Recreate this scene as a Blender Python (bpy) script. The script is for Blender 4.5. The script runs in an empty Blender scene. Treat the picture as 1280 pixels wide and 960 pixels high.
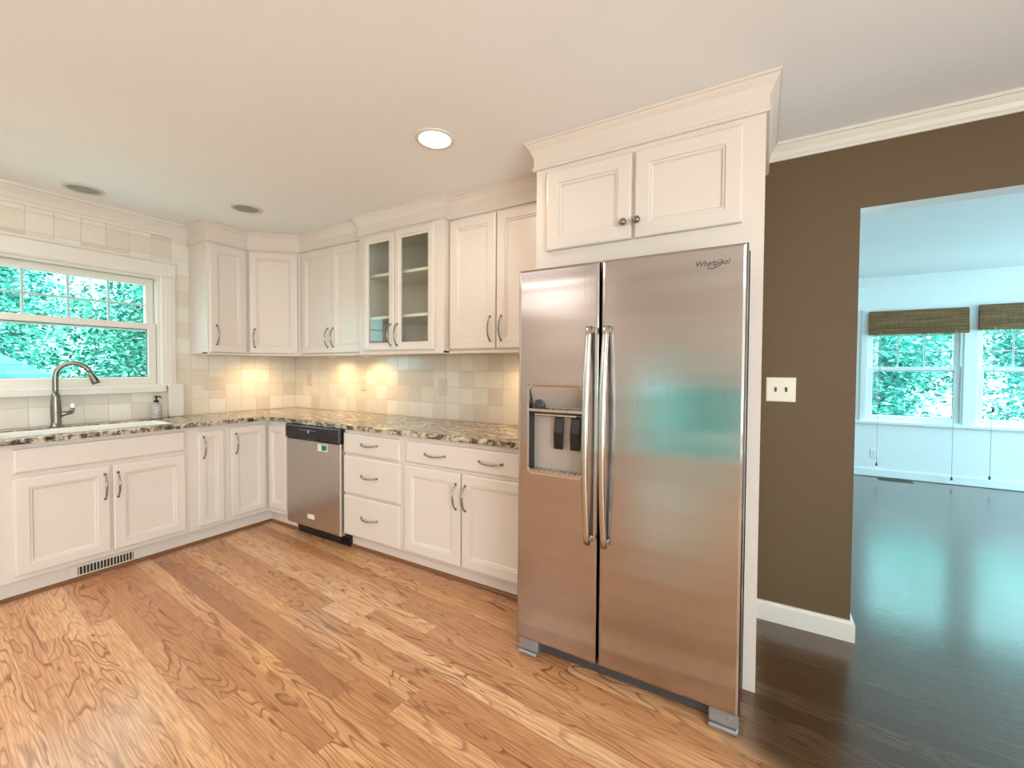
import bpy, bmesh, math, random
from mathutils import Vector, Matrix
random.seed(7)
S = bpy.context.scene
COL = S.collection
PI = math.pi

# ------------------------------------------------------------------ camera, world, lights, exposure
CAM = Vector((4.127, -2.644, 1.315))
def make_camera(f=531.159, yaw=.531, pitch=-.024, roll=.006, ppx=638.634, ppy=474.453):
    F = Vector((-math.sin(yaw)*math.cos(pitch), math.cos(yaw)*math.cos(pitch), math.sin(pitch)))
    R = Vector((math.cos(yaw), math.sin(yaw), 0)); U = R.cross(F)
    R, U = math.cos(roll)*R + math.sin(roll)*U, -math.sin(roll)*R + math.cos(roll)*U
    cd = bpy.data.cameras.new('camera'); co = bpy.data.objects.new('camera', cd); COL.objects.link(co)
    m = Matrix((R, U, -F)).transposed().to_4x4(); m.translation = CAM
    co.matrix_world = m
    cd.sensor_width = 36; cd.lens = f*36/1280
    cd.shift_x = (640-ppx)/1280; cd.shift_y = -(480-ppy)/1280
    cd.clip_start = .05; cd.clip_end = 200
    S.camera = co
make_camera()
S.view_settings.view_transform = 'Standard'
S.view_settings.look = 'None'
S.view_settings.gamma = 1
S.view_settings.use_curve_mapping = False
S.view_settings.exposure = 0.38

W = bpy.data.worlds.new('sky'); S.world = W; W.use_nodes = True
bg = W.node_tree.nodes['Background']; bg.inputs[0].default_value = (.46, .88, .97, 1); bg.inputs[1].default_value = 4.8

def area(name, loc, direction, sx, sy, power, color, shape='RECTANGLE', spread=180):
    l = bpy.data.lights.new(name, 'AREA'); l.shape = shape; l.size = sx; l.size_y = sy
    l.energy = power; l.color = color; l.spread = math.radians(spread)
    o = bpy.data.objects.new(name, l); COL.objects.link(o); o.location = loc
    o.rotation_euler = Vector(direction).to_track_quat('-Z', 'Y').to_euler(); return o
def spot(name, loc, direction, power, color, angle=120, blend=.6, radius=.03):
    l = bpy.data.lights.new(name, 'SPOT'); l.energy = power; l.color = color
    l.spot_size = math.radians(angle); l.spot_blend = blend; l.shadow_soft_size = radius
    o = bpy.data.objects.new(name, l); COL.objects.link(o); o.location = loc
    o.rotation_euler = Vector(direction).to_track_quat('-Z', 'Y').to_euler(); return o
sun = bpy.data.lights.new('sun', 'SUN'); sun.energy = 6; sun.color = (1, .97, .85); sun.angle = .02
so = bpy.data.objects.new('sun', sun); COL.objects.link(so)
so.rotation_euler = Vector((-.45, -.25, -.85)).to_track_quat('-Z', 'Y').to_euler()   # over the house, onto the trees west of it
# unseen fill lamps added to brighten the kitchen and living room, set in wall openings
area('side_fill_lamp', (6.5, -3.6, 1.3), (-1, 0, .5), 2.6, 1.9, 85, (1, .96, .95))
area('living_room_fill_lamp', (9.9, 2.3, 1.3), (-1, 0, .1), 2.8, 1.7, 150, (.52, .84, 1))
# warm fill lamps added under the ceiling behind the camera, without fixtures
for lx, ly in ((.95, -3.1), (1.5, -4.7), (5.5, -3.1), (5.5, -4.7)):
    area('rear_fill_lamp', (lx, ly, 2.44), (0, 0, -1), 1.2, 1.2, 18 if lx < 3 else 12, (1, .91, .86), 'DISK')

# ------------------------------------------------------------------ materials
def new_mat(name):
    m = bpy.data.materials.new(name); m.use_nodes = True
    nt = m.node_tree; return m, nt, nt.nodes['Principled BSDF']
class N:
    def __init__(s, nt): s.nt = nt
    def n(s, t, **kw):
        x = s.nt.nodes.new(t)
        for k, v in kw.items(): setattr(x, k, v)
        return x
    def l(s, a, b): s.nt.links.new(a, b)
    def math(s, op, a, b=None, c=None):
        x = s.n('ShaderNodeMath', operation=op)
        for i, v in enumerate((a, b, c)):
            if v is None: continue
            if isinstance(v, (int, float)): x.inputs[i].default_value = v
            else: s.l(v, x.inputs[i])
        return x.outputs[0]
    def ramp(s, fac, stops, interp='LINEAR'):
        x = s.n('ShaderNodeValToRGB'); x.color_ramp.interpolation = interp
        e = x.color_ramp.elements
        while len(e) < len(stops): e.new(.5)
        for i, (p, c) in enumerate(stops):
            e[i].position = p; e[i].color = (*c, 1) if len(c) == 3 else c
        s.l(fac, x.inputs[0]); return x.outputs[0]
    def mix(s, fac, a, b, mode='MIX'):
        x = s.n('ShaderNodeMix', data_type='RGBA', blend_type=mode)
        for i, v in ((0, fac), (6, a), (7, b)):
            if isinstance(v, (int, float)): x.inputs[i].default_value = v
            elif isinstance(v, tuple): x.inputs[i].default_value = (*v, 1)
            else: s.l(v, x.inputs[i])
        return x.outputs[2]
    def noise(s, vec, scale, detail=3, rough=.5, dist=0):
        x = s.n('ShaderNodeTexNoise'); x.inputs['Scale'].default_value = scale
        x.inputs['Detail'].default_value = detail; x.inputs['Roughness'].default_value = rough
        x.inputs['Distortion'].default_value = dist
        if vec is not None: s.l(vec, x.inputs['Vector'])
        return x.outputs['Fac']
    def pos(s):
        p = s.n('ShaderNodeNewGeometry').outputs['Position']
        q = s.n('ShaderNodeSeparateXYZ'); s.l(p, q.inputs[0]); return p, q.outputs
    def comb(s, x, y, z):
        c = s.n('ShaderNodeCombineXYZ')
        for i, v in enumerate((x, y, z)):
            if isinstance(v, (int, float)): c.inputs[i].default_value = v
            else: s.l(v, c.inputs[i])
        return c.outputs[0]
    def bump(s, h, strength, dist, bsdf):
        b = s.n('ShaderNodeBump'); b.inputs['Strength'].default_value = strength; b.inputs['Distance'].default_value = dist
        s.l(h, b.inputs['Height']); s.l(b.outputs[0], bsdf.inputs['Normal'])
def plain(name, color, rough=.5, metal=0, bump=0, scale=60, var=0, coat=0, emit=None, estr=0):
    m, nt, b = new_mat(name); k = N(nt)
    b.inputs['Base Color'].default_value = (*color, 1); b.inputs['Roughness'].default_value = rough
    b.inputs['Metallic'].default_value = metal; b.inputs['Coat Weight'].default_value = coat
    tc = k.n('ShaderNodeTexCoord').outputs['Object']
    f = k.noise(tc, scale)
    if var:
        k.l(k.mix(f, tuple(c*(1-var) for c in color), tuple(min(1, c*(1+var)) for c in color)), b.inputs['Base Color'])
    if bump: k.bump(f, bump, .002, b)
    if emit: b.inputs['Emission Color'].default_value = (*emit, 1); b.inputs['Emission Strength'].default_value = estr
    return m
M = {}
M['cab'] = plain('cabinet_paint', (.705, .618, .562), .32, var=.02, scale=4, bump=.03)
M['cabin'] = plain('cabinet_interior', (.78, .74, .68), .45, var=.02, scale=6)
M['trim'] = plain('trim_paint', (.73, .68, .62), .38, var=.02, scale=5)
M['ceil'] = plain('ceiling_paint', (.86, .865, .88), .8, var=.02, scale=3, bump=.05)
M['taupe'] = plain('taupe_wall_paint', (.118, .070, .030), .62, var=.06, scale=90, bump=.12)
M['beige'] = plain('rear_wall_paint', (.72, .66, .58), .7, var=.03, scale=30)
M['pale'] = plain('living_room_paint', (.80, .84, .84), .7, var=.02, scale=10)
M['chrome'] = plain('brushed_nickel', (.33, .30, .27), .22, 1, var=.04, scale=40)
M['nickel'] = plain('satin_nickel_faucet', (.24, .225, .195), .33, 1, var=.05, scale=30)
M['black'] = plain('black_plastic', (.006, .0065, .008), .25, var=.2, scale=30)
M['dgrey'] = plain('dark_grey_plastic', (.05, .05, .055), .4, var=.1, scale=30)
M['grey'] = plain('grey_metal', (.33, .33, .35), .4, .6, var=.05, scale=30)
M['porc'] = plain('white_porcelain', (.88, .86, .82), .15, var=.01, scale=8, coat=.4)
M['muntin'] = plain('grille_vinyl', (.42, .50, .46), .5, var=.03)
M['oaktrim'] = plain('stained_shoe_molding', (.20, .082, .03), .35, var=.2, scale=40)
M['plate'] = plain('cream_plastic', (.80, .74, .64), .35, var=.02, scale=30)
M['beigeplate'] = plain('beige_plastic', (.66, .57, .47), .35, var=.02, scale=30)
M['bronze'] = plain('dark_bronze', (.10, .07, .045), .4, .5, var=.1, scale=30)
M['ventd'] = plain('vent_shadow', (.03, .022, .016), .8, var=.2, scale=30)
M['cordm'] = plain('cord', (.35, .40, .40), .7, var=.05)
M['soap'] = plain('soap_bottle', (.42, .39, .37), .2, var=.65, scale=38)
M['stickw'] = plain('sticker_white', (.72, .70, .62), .5, var=.03)
M['stickg'] = plain('sticker_green', (.02, .17, .09), .5, var=.3, scale=160)
M['silver'] = plain('silver_plastic', (.42, .375, .335), .35, .25, var=.03, scale=20)
M['ink'] = plain('logo_ink', (.05, .045, .04), .35, .4, var=.1)
M['lampw'] = plain('lamp_diffuser', (1, 1, 1), .5, emit=(1, .93, .82), estr=14)
M['puck'] = plain('puck_lens', (1, .9, .7), .5, emit=(1, .74, .38), estr=9)
M['canin'] = plain('can_baffle', (.30, .29, .27), .5, var=.1)
M['canring'] = plain('can_ring', (.62, .60, .56), .4, var=.03)

def stainless(name, color, rough, undul):
    m, nt, b = new_mat(name); k = N(nt)
    tc = k.n('ShaderNodeTexCoord').outputs['Object']
    sp = k.n('ShaderNodeSeparateXYZ'); k.l(tc, sp.inputs[0])
    fine = k.noise(k.comb(k.math('MULTIPLY', sp.outputs[0], 3), sp.outputs[1], k.math('MULTIPLY', sp.outputs[2], 420)), 1, 2)
    wav = k.noise(k.comb(k.math('MULTIPLY', sp.outputs[0], .5), sp.outputs[1], k.math('MULTIPLY', sp.outputs[2], 7)), 1, 1)
    k.l(k.mix(fine, tuple(c*.92 for c in color), color), b.inputs['Base Color'])
    b.inputs['Metallic'].default_value = 1; b.inputs['Roughness'].default_value = rough
    brush = k.noise(k.comb(k.math('MULTIPLY', sp.outputs[0], 330), sp.outputs[1], k.math('MULTIPLY', sp.outputs[2], 2)), 1, 1)
    h = k.math('ADD', k.math('MULTIPLY', wav, undul), k.math('MULTIPLY', brush, .00016))
    k.bump(h, 1, 1, b)
    return m
M['steel'] = stainless('stainless_steel', (.46, .425, .42), .17, .005)
M['steel_plain'] = stainless('stainless_steel_trim', (.56, .53, .50), .22, 0)
M['dwsteel'] = stainless('dishwasher_steel', (.56, .52, .48), .30, .002)

def glass(name, tint, gloss=.06):
    m = bpy.data.materials.new(name); m.use_nodes = True; nt = m.node_tree; nt.nodes.clear(); k = N(nt)
    o = k.n('ShaderNodeOutputMaterial'); t = k.n('ShaderNodeBsdfTransparent'); g = k.n('ShaderNodeBsdfGlossy')
    t.inputs[0].default_value = (*tint, 1); g.inputs['Roughness'].default_value = .02
    mx = k.n('ShaderNodeMixShader'); fr = k.n('ShaderNodeLayerWeight'); ff = k.math('ADD', .035, k.math('MULTIPLY', k.math('POWER', fr.outputs['Facing'], 4), .5))
    k.l(ff, mx.inputs[0]); k.l(t.outputs[0], mx.inputs[1]); k.l(g.outputs[0], mx.inputs[2]); k.l(mx.outputs[0], o.inputs[0])
    return m
M['glass'] = glass('window_glass', (.93, 1, .98))
M['cglass'] = glass('cabinet_glass', (.96, .98, .95), .06)

def tile_mat():
    m, nt, b = new_mat('zellige_tile'); k = N(nt)
    p, q = k.pos()
    u0 = k.math('SUBTRACT', q[0], q[1]); v0 = k.math('SUBTRACT', q[2], .915)
    wob = k.noise(p, 9, 1)
    u = k.math('DIVIDE', k.math('ADD', u0, k.math('MULTIPLY', k.math('SUBTRACT', wob, .5), .006)), .132)
    v = k.math('DIVIDE', k.math('ADD', v0, k.math('MULTIPLY', k.math('SUBTRACT', wob, .5), .006)), .128)
    iu, iv = k.math('FLOOR', u), k.math('FLOOR', v); fu, fv = k.math('FRACT', u), k.math('FRACT', v)
    wn = k.n('ShaderNodeTexWhiteNoise', noise_dimensions='2D'); k.l(k.comb(iu, iv, 0), wn.inputs['Vector'])
    col = k.ramp(wn.outputs['Value'], [(0, (.64, .56, .47)), (.22, (.70, .63, .54)), (.45, (.75, .68, .59)), (.7, (.78, .72, .64)), (1, (.83, .78, .71))])
    cl = k.noise(p, 14, 4); col = k.mix(k.math('MULTIPLY', cl, .22), col, (.52, .42, .31))
    ed = k.math('MINIMUM', k.math('MINIMUM', fu, k.math('SUBTRACT', 1, fu)), k.math('MINIMUM', fv, k.math('SUBTRACT', 1, fv)))
    gm = k.ramp(ed, [(0, (1, 1, 1)), (.012, (.8, .8, .8)), (.03, (0, 0, 0))])
    col = k.mix(gm, col, (.60, .52, .42))
    k.l(col, b.inputs['Base Color'])
    k.l(k.math('ADD', .16, k.math('MULTIPLY', gm, .5)), b.inputs['Roughness'])
    tilt = k.math('MULTIPLY', wn.outputs['Value'], k.math('ADD', fu, fv))
    h = k.math('ADD', k.math('ADD', k.math('MULTIPLY', gm, -1), k.math('MULTIPLY', cl, .35)), k.math('MULTIPLY', tilt, .25))
    k.bump(h, .5, .002, b)
    return m
M['tile'] = tile_mat()

def granite_mat():
    m, nt, b = new_mat('granite'); k = N(nt)
    p, q = k.pos()
    vec = k.comb(k.math('MULTIPLY', q[0], .75), k.math('ADD', k.math('MULTIPLY', q[1], 1.6), k.math('MULTIPLY', q[0], .5)), k.math('MULTIPLY', q[2], 1.3))
    a = k.noise(vec, 13, 6, .66, 1.0); c = k.noise(p, 85, 3, .6); d = k.noise(p, 30, 4, .6, .5)
    f = k.math('ADD', k.math('ADD', k.math('MULTIPLY', a, .62), k.math('MULTIPLY', c, .16)), k.math('MULTIPLY', d, .22))
    col = k.ramp(f, [(.40, (.022, .018, .015)), (.455, (.085, .06, .04)), (.50, (.26, .19, .125)), (.54, (.48, .40, .31)), (.59, (.64, .57, .47)), (.635, (.33, .25, .17)), (.69, (.60, .54, .46))])
    k.l(col, b.inputs['Base Color']); b.inputs['Roughness'].default_value = .12
    k.bump(c, .05, .001, b)
    return m
M['granite'] = granite_mat()

def floor_mat():
    m, nt, b = new_mat('oak_floor'); k = N(nt)
    p, q = k.pos()
    an = math.radians(4.5); ca, sa = math.cos(an), math.sin(an)
    u = k.math('SUBTRACT', k.math('MULTIPLY', q[0], ca), k.math('MULTIPLY', q[1], sa))
    v = k.math('ADD', k.math('MULTIPLY', q[0], sa), k.math('MULTIPLY', q[1], ca))
    vr = k.math('DIVIDE', v, .085); iv = k.math('FLOOR', vr); fv = k.math('FRACT', vr)
    w1 = k.n('ShaderNodeTexWhiteNoise', noise_dimensions='1D'); k.l(iv, w1.inputs['W'])
    ur = k.math('DIVIDE', k.math('ADD', u, k.math('MULTIPLY', w1.outputs['Value'], 9.7)), 1.75); iu = k.math('FLOOR', ur); fu = k.math('FRACT', ur)
    w2 = k.n('ShaderNodeTexWhiteNoise', noise_dimensions='2D'); k.l(k.comb(iu, iv, 0), w2.inputs['Vector'])
    r = w2.outputs['Value']; off = k.math('MULTIPLY', r, 37)
    big = k.noise(k.comb(k.math('MULTIPLY', u, 1.5), k.math('ADD', k.math('MULTIPLY', v, 9), off), off), 1.0, 2, .45, .35)
    ring = k.math('FRACT', k.math('MULTIPLY', big, 13))
    line = k.ramp(ring, [(0, (0, 0, 0)), (.60, (0, 0, 0)), (.82, (1, 1, 1)), (.88, (1, 1, 1)), (.95, (0, 0, 0))])
    fade = k.ramp(k.noise(k.comb(k.math('MULTIPLY', u, .8), k.math('MULTIPLY', v, 5), off), 1.7, 2), [(.36, (.1, .1, .1)), (.62, (1, 1, 1))])
    pores = k.noise(k.comb(k.math('MULTIPLY', u, 7), k.math('MULTIPLY', v, 210), off), 1, 2)
    tone = k.ramp(r, [(0, (.42, .185, .085)), (.2, (.58, .285, .13)), (.5, (.72, .39, .195)), (.8, (.79, .46, .24)), (1, (.84, .52, .29))])
    col = k.mix(k.math('MULTIPLY', k.math('MULTIPLY', line, fade), .92), tone, (.20, .062, .016))
    col = k.mix(k.ramp(pores, [(.40, (.5, .5, .5)), (.6, (0, 0, 0))]), col, (.30, .115, .038))
    gap = k.math('MINIMUM', k.math('MINIMUM', fv, k.math('SUBTRACT', 1, fv)), k.math('MULTIPLY', k.math('MINIMUM', fu, k.math('SUBTRACT', 1, fu)), 20))
    gm = k.ramp(gap, [(0, (1, 1, 1)), (.012, (.6, .6, .6)), (.03, (0, 0, 0))])
    col = k.mix(k.math('MULTIPLY', gm, .42), col, (.14, .055, .02))
    # boards blend to a darker brown past the fridge, through hall and living room
    nz = k.math('MULTIPLY', k.math('SUBTRACT', k.noise(k.comb(u, k.math('MULTIPLY', v, 8), 0), 2, 2), .5), .12)
    edge = k.math('ADD', k.math('SUBTRACT', q[1], -1.02), k.math('ADD', nz, k.math('MULTIPLY', k.math('SUBTRACT', q[0], 4.1), .35)))
    ms = k.n('ShaderNodeMapRange', interpolation_type='SMOOTHSTEP'); k.l(edge, ms.inputs[0]); ms.inputs[1].default_value = -.10; ms.inputs[2].default_value = .12
    mx = k.n('ShaderNodeMapRange', interpolation_type='SMOOTHSTEP'); k.l(q[0], mx.inputs[0]); mx.inputs[1].default_value = 3.85; mx.inputs[2].default_value = 4.2
    dark = k.math('MULTIPLY', ms.outputs[0], mx.outputs[0])
    col = k.mix(dark, col, k.mix(.92, col, (.030, .011, .003)))
    k.l(col, b.inputs['Base Color'])
    k.l(k.math('SUBTRACT', k.math('ADD', .27, k.math('MULTIPLY', pores, .08)), k.math('MULTIPLY', dark, .08)), b.inputs['Roughness'])
    h = k.math('SUBTRACT', k.math('MULTIPLY', line, -.25), k.math('MULTIPLY', gm, 1))
    k.bump(h, .25, .0012, b)
    k.l(k.math('ADD', .3, k.math('MULTIPLY', dark, .4)), b.inputs['Coat Weight']); b.inputs['Coat Roughness'].default_value = .18
    return m
M['floor'] = floor_mat()

def shade_mat():
    m, nt, b = new_mat('woven_bamboo'); k = N(nt)
    p, q = k.pos()
    f = k.noise(k.comb(k.math('MULTIPLY', q[0], 3), q[1], k.math('MULTIPLY', q[2], 150)), 1, 2)
    g = k.noise(k.comb(k.math('MULTIPLY', q[0], 130), q[1], k.math('MULTIPLY', q[2], 6)), 1, 1)
    k.l(k.ramp(k.math('ADD', k.math('MULTIPLY', f, .75), k.math('MULTIPLY', g, .25)), [(.3, (.07, .034, .012)), (.5, (.17, .088, .032)), (.7, (.31, .18, .07))]), b.inputs['Base Color'])
    b.inputs['Roughness'].default_value = .8; k.bump(f, .5, .003, b); return m
M['shade'] = shade_mat()

def leaf_mat(name, c0, c1, c2):
    m, nt, b = new_mat(name); k = N(nt)
    r = k.n('ShaderNodeNewGeometry').outputs['Random Per Island']
    col = k.ramp(r, [(0, c0), (.38, tuple(x*1.4 for x in c0)), (.68, c1), (1, c2)])
    k.l(col, b.inputs['Base Color']); b.inputs['Roughness'].default_value = .45
    t = k.n('ShaderNodeBsdfTranslucent'); k.l(col, t.inputs[0])
    mx = k.n('ShaderNodeMixShader'); mx.inputs[0].default_value = .4
    o = nt.nodes['Material Output']; k.l(b.outputs[0], mx.inputs[1]); k.l(t.outputs[0], mx.inputs[2]); k.l(mx.outputs[0], o.inputs[0])
    return m
M['leafa'] = leaf_mat('leaf_teal', (.004, .10, .07), (.08, .58, .44), (.75, 1, .94))
M['leafb'] = leaf_mat('leaf_green', (.004, .09, .055), (.08, .50, .33), (.62, .97, .82))
M['leafc'] = leaf_mat('leaf_pale', (.02, .22, .19), (.13, .56, .50), (.62, .97, .92))
M['bark'] = plain('bark', (.20, .26, .22), .9, var=.3, scale=14, bump=.6)
M['bounce_ground'] = plain('pale_bounce_ground', (.36, .50, .46), .9, var=.35, scale=9, bump=.4)  # ground coloured pale as an added reflector, bouncing daylight onto the kitchen ceiling
M['siding'] = plain('house_siding', (.16, .40, .50), .7, var=.05, scale=3)
M['roofm'] = plain('house_shingles', (.08, .34, .48), .8, var=.25, scale=20, bump=.4)

# ------------------------------------------------------------------ mesh helpers
class MB:
    def __init__(s): s.bm = bmesh.new(); s.mi = 0
    def _faces(s, fs):
        for f in fs:
            if f: f.material_index = s.mi
    def box(s, x0, x1, y0, y1, z0, z1, bev=0, seg=1):
        t = bmesh.new()
        vs = [t.verts.new((x, y, z)) for x in (x0, x1) for y in (y0, y1) for z in (z0, z1)]
        for a in ((0, 1, 3, 2), (4, 6, 7, 5), (0, 4, 5, 1), (2, 3, 7, 6), (0, 2, 6, 4), (1, 5, 7, 3)): t.faces.new([vs[i] for i in a])
        bmesh.ops.recalc_face_normals(t, faces=t.faces)
        if bev: bmesh.ops.bevel(t, geom=list(t.edges), offset=bev, segments=seg, affect='EDGES', profile=.5)
        s.merge(t); return s
    def merge(s, t):
        mp = {v: s.bm.verts.new(v.co) for v in t.verts}
        for f in t.faces:
            try:
                g = s.bm.faces.new([mp[v] for v in f.verts]); g.material_index = s.mi; g.smooth = f.smooth
            except ValueError: pass
        t.free()
    def loops(s, lp, closed=False, cap0=True, cap1=True, smooth=False):
        """lp: list of rings of equal point count, joined by quads"""
        rings = [[s.bm.verts.new(p) for p in r] for r in lp]
        n = len(rings[0]); L = len(rings)
        for i in range(L if closed else L-1):
            A, B = rings[i], rings[(i+1) % L]
            for j in range(n):
                f = s.bm.faces.new((A[j], A[(j+1) % n], B[(j+1) % n], B[j])); f.material_index = s.mi; f.smooth = smooth
        if not closed:
            if cap0: s._faces([s.bm.faces.new(list(reversed(rings[0])))])
            if cap1: s._faces([s.bm.faces.new(rings[-1])])
        return s
    def rects(s, lst, closed=False, cap0=True, cap1=True):
        """rings (x0,x1,z0,z1,y)"""
        return s.loops([[(a, y, c), (b, y, c), (b, y, d), (a, y, d)] for a, b, c, d, y in lst], closed, cap0, cap1)
    def tube(s, pts, r, n=10, cap=True, flat=1):
        pts = [Vector(p) for p in pts]; rs = r if isinstance(r, (list, tuple)) else [r]*len(pts)
        rings = []; up = None
        for i, p in enumerate(pts):
            t = (pts[min(i+1, len(pts)-1)] - pts[max(i-1, 0)]).normalized()
            if up is None: up = Vector((0, 0, 1)) if abs(t.z) < .9 else Vector((1, 0, 0))
            side = t.cross(up).normalized(); up = side.cross(t).normalized()
            rings.append([p + rs[i]*(math.cos(2*PI*k/n)*side*flat + math.sin(2*PI*k/n)*up) for k in range(n)])
        return s.loops(rings, cap0=cap, cap1=cap, smooth=True)
    def lathe(s, prof, c=(0, 0, 0), n=24, axis='z', cap0=True, cap1=True):
        """prof: (radius, height)"""
        R = []
        for r, h in prof:
            r = max(r, 1e-5); ring = []
            for k in range(n):
                a = 2*PI*k/n; x, y = r*math.cos(a), r*math.sin(a)
                ring.append({'z': (c[0]+x, c[1]+y, c[2]+h), 'y': (c[0]+x, c[1]+h, c[2]+y), 'x': (c[0]+h, c[1]+x, c[2]+y)}[axis])
            R.append(ring)
        return s.loops(R, cap0=cap0, cap1=cap1, smooth=True)
    def sweep(s, path, prof, cap=True):
        """path: 2D points, prof: (outward to the right of travel, z); mitred"""
        P = [Vector(p) for p in path]; R = []
        for i, p in enumerate(P):
            d0 = (P[i]-P[i-1]).normalized() if i > 0 else None
            d1 = (P[i+1]-P[i]).normalized() if i < len(P)-1 else None
            n0 = Vector((d0.y, -d0.x)) if d0 else None; n1 = Vector((d1.y, -d1.x)) if d1 else None
            if n0 and n1:
                b = (n0+n1).normalized(); b = b/max(.2, b.dot(n0))
            else: b = n0 or n1
            R.append([(p.x+b.x*o, p.y+b.y*o, z) for o, z in prof])
        return s.loops(R, cap0=cap, cap1=cap)
    def poly(s, pts): s._faces([s.bm.faces.new([s.bm.verts.new(p) for p in pts])]); return s
def obj(name, mb, mats, parent=None, loc=None):
    me = bpy.data.meshes.new(name); bmesh.ops.recalc_face_normals(mb.bm, faces=mb.bm.faces); mb.bm.to_mesh(me); mb.bm.free()
    for m in (mats if isinstance(mats, (list, tuple)) else [mats]): me.materials.append(M[m] if isinstance(m, str) else m)
    o = bpy.data.objects.new(name, me); COL.objects.link(o)
    if parent: o.parent = parent
    if loc: o.location = loc
    return o
def tag(o, label, cat, group=None):
    o['label'] = label; o['category'] = cat
    if group: o['group'] = group
    return o
def thing(name, label, cat, loc=(0, 0, 0), rz=0, group=None):
    o = bpy.data.objects.new(name, None); COL.objects.link(o); o.location = loc; o.rotation_euler = (0, 0, rz)
    o.empty_display_size = .1
    return tag(o, label, cat, group)
def struct(name, mb, mats, parent=None):
    o = obj(name, mb, mats, parent)
    if not parent: o['kind'] = 'structure'
    return o

# ------------------------------------------------------------------ room shell
ZC = 2.472; YF = 4.244; XR = 6.6; YR = -5.5; XF = 10.0; XO = 4.525; ZO = 2.095
m = MB(); m.box(-.15, XF+.15, YR-.15, YF+.15, -.12, 0); struct('floor', m, 'floor')
m = MB(); m.box(-.15, XF+.15, YR-.15, YF+.15, ZC, ZC+.12); struct('ceiling', m, 'ceil')
def wall_x(name, x0, x1, y0, y1, holes, mats):     # wall with its thickness along x and rectangular holes (y0,y1,z0,z1)
    m = MB(); ys = sorted({y0, y1, *[h[0] for h in holes], *[h[1] for h in holes]})
    for a, b in zip(ys, ys[1:]):
        z = 0
        for h in sorted([h for h in holes if h[0] <= a and h[1] >= b], key=lambda h: h[2]):
            m.box(x0, x1, a, b, z, h[2]); z = h[3]
        m.box(x0, x1, a, b, z, ZC)
    return struct(name, m, mats)
def wall_y(name, y0, y1, x0, x1, holes, mats):
    m = MB(); xs = sorted({x0, x1, *[h[0] for h in holes], *[h[1] for h in holes]})
    for a, b in zip(xs, xs[1:]):
        z = 0
        for h in sorted([h for h in holes if h[0] <= a and h[1] >= b], key=lambda h: h[2]):
            if h[2] > z: m.box(a, b, y0, y1, z, h[2])
            z = h[3]
        m.box(a, b, y0, y1, z, ZC)
    return struct(name, m, mats)
WY0, WY1, WZ0, WZ1 = -2.14, -1.135, 1.165, 2.03
wall_x('wall_left', -.15, 0, YR, .08, [(WY0, WY1, WZ0, WZ1)], 'tile')
m = MB(); m.box(0, 3.115, 0, .08, 0, ZC); struct('wall_back', m, 'tile')
wall_y('wall_hall', -.036, -.030, 3.115, XR, [(XO, 6.3, 0, ZO)], 'taupe')
wall_y('wall_living_side', -.030, .08, 3.115, XR, [(XO, 6.3, 0, ZO)], 'pale')
wall_y('wall_rear', YR-.15, YR, 0, XR, [(2.55, 4.15, .10, 1.36)], 'beige')
wall_x('wall_right', XR, XR+.12, YR, -.036, [(-5.0, -2.2, .3, 2.3)], 'beige')
FW = [(5.27, 6.15), (6.25, 7.13)]
wall_y('wall_far', YF, YF+.15, 3.1, XF, [(a, b, .70, 2.03) for a, b in FW], 'pale')
wall_x('wall_living_left', 2.98, 3.1, .08, YF, [], 'pale')
wall_x('wall_living_right', XF, XF+.15, .08, YF, [(.9, 3.7, .4, 2.2)], 'pale')
wall_y('wall_living_front', -.036, .08, XR+.12, XF, [], 'pale')

CROWN = [(0, ZC-.115), (.012, ZC-.115), (.014, ZC-.098), (.022, ZC-.088), (.034, ZC-.06), (.054, ZC-.034), (.062, ZC-.022), (.072, ZC-.02), (.072, ZC), (0, ZC)]
def sc(prof, f): return [(o*f, ZC-(ZC-z)*f) for o, z in prof]
m = MB(); m.sweep([(0, YR), (0, -.94)], CROWN); struct('trim_left_crown', m, 'trim')
m = MB(); m.sweep([(4.13, -.036), (XR, -.036)], sc(CROWN, .68)); struct('trim_hall_crown', m, 'trim')
m = MB(); m.sweep([(3.1, YF), (XF, YF)], CROWN); struct('trim_far_crown', m, 'pale')
BASE = [(0, 0), (.018, 0), (.018, .085), (.012, .1), (0, .1)]
m = MB(); m.sweep([(4.13, -.036), (XO, -.036), (XO, .08), (3.2, .08)], BASE); struct('baseboard_hall', m, 'trim')
m = MB(); m.sweep([(3.1, YF), (XF, YF)], [(0, .008), (.018, .008), (.018, .09), (.012, .105), (0, .105)]); struct('baseboard_far', m, 'pale')

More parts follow.
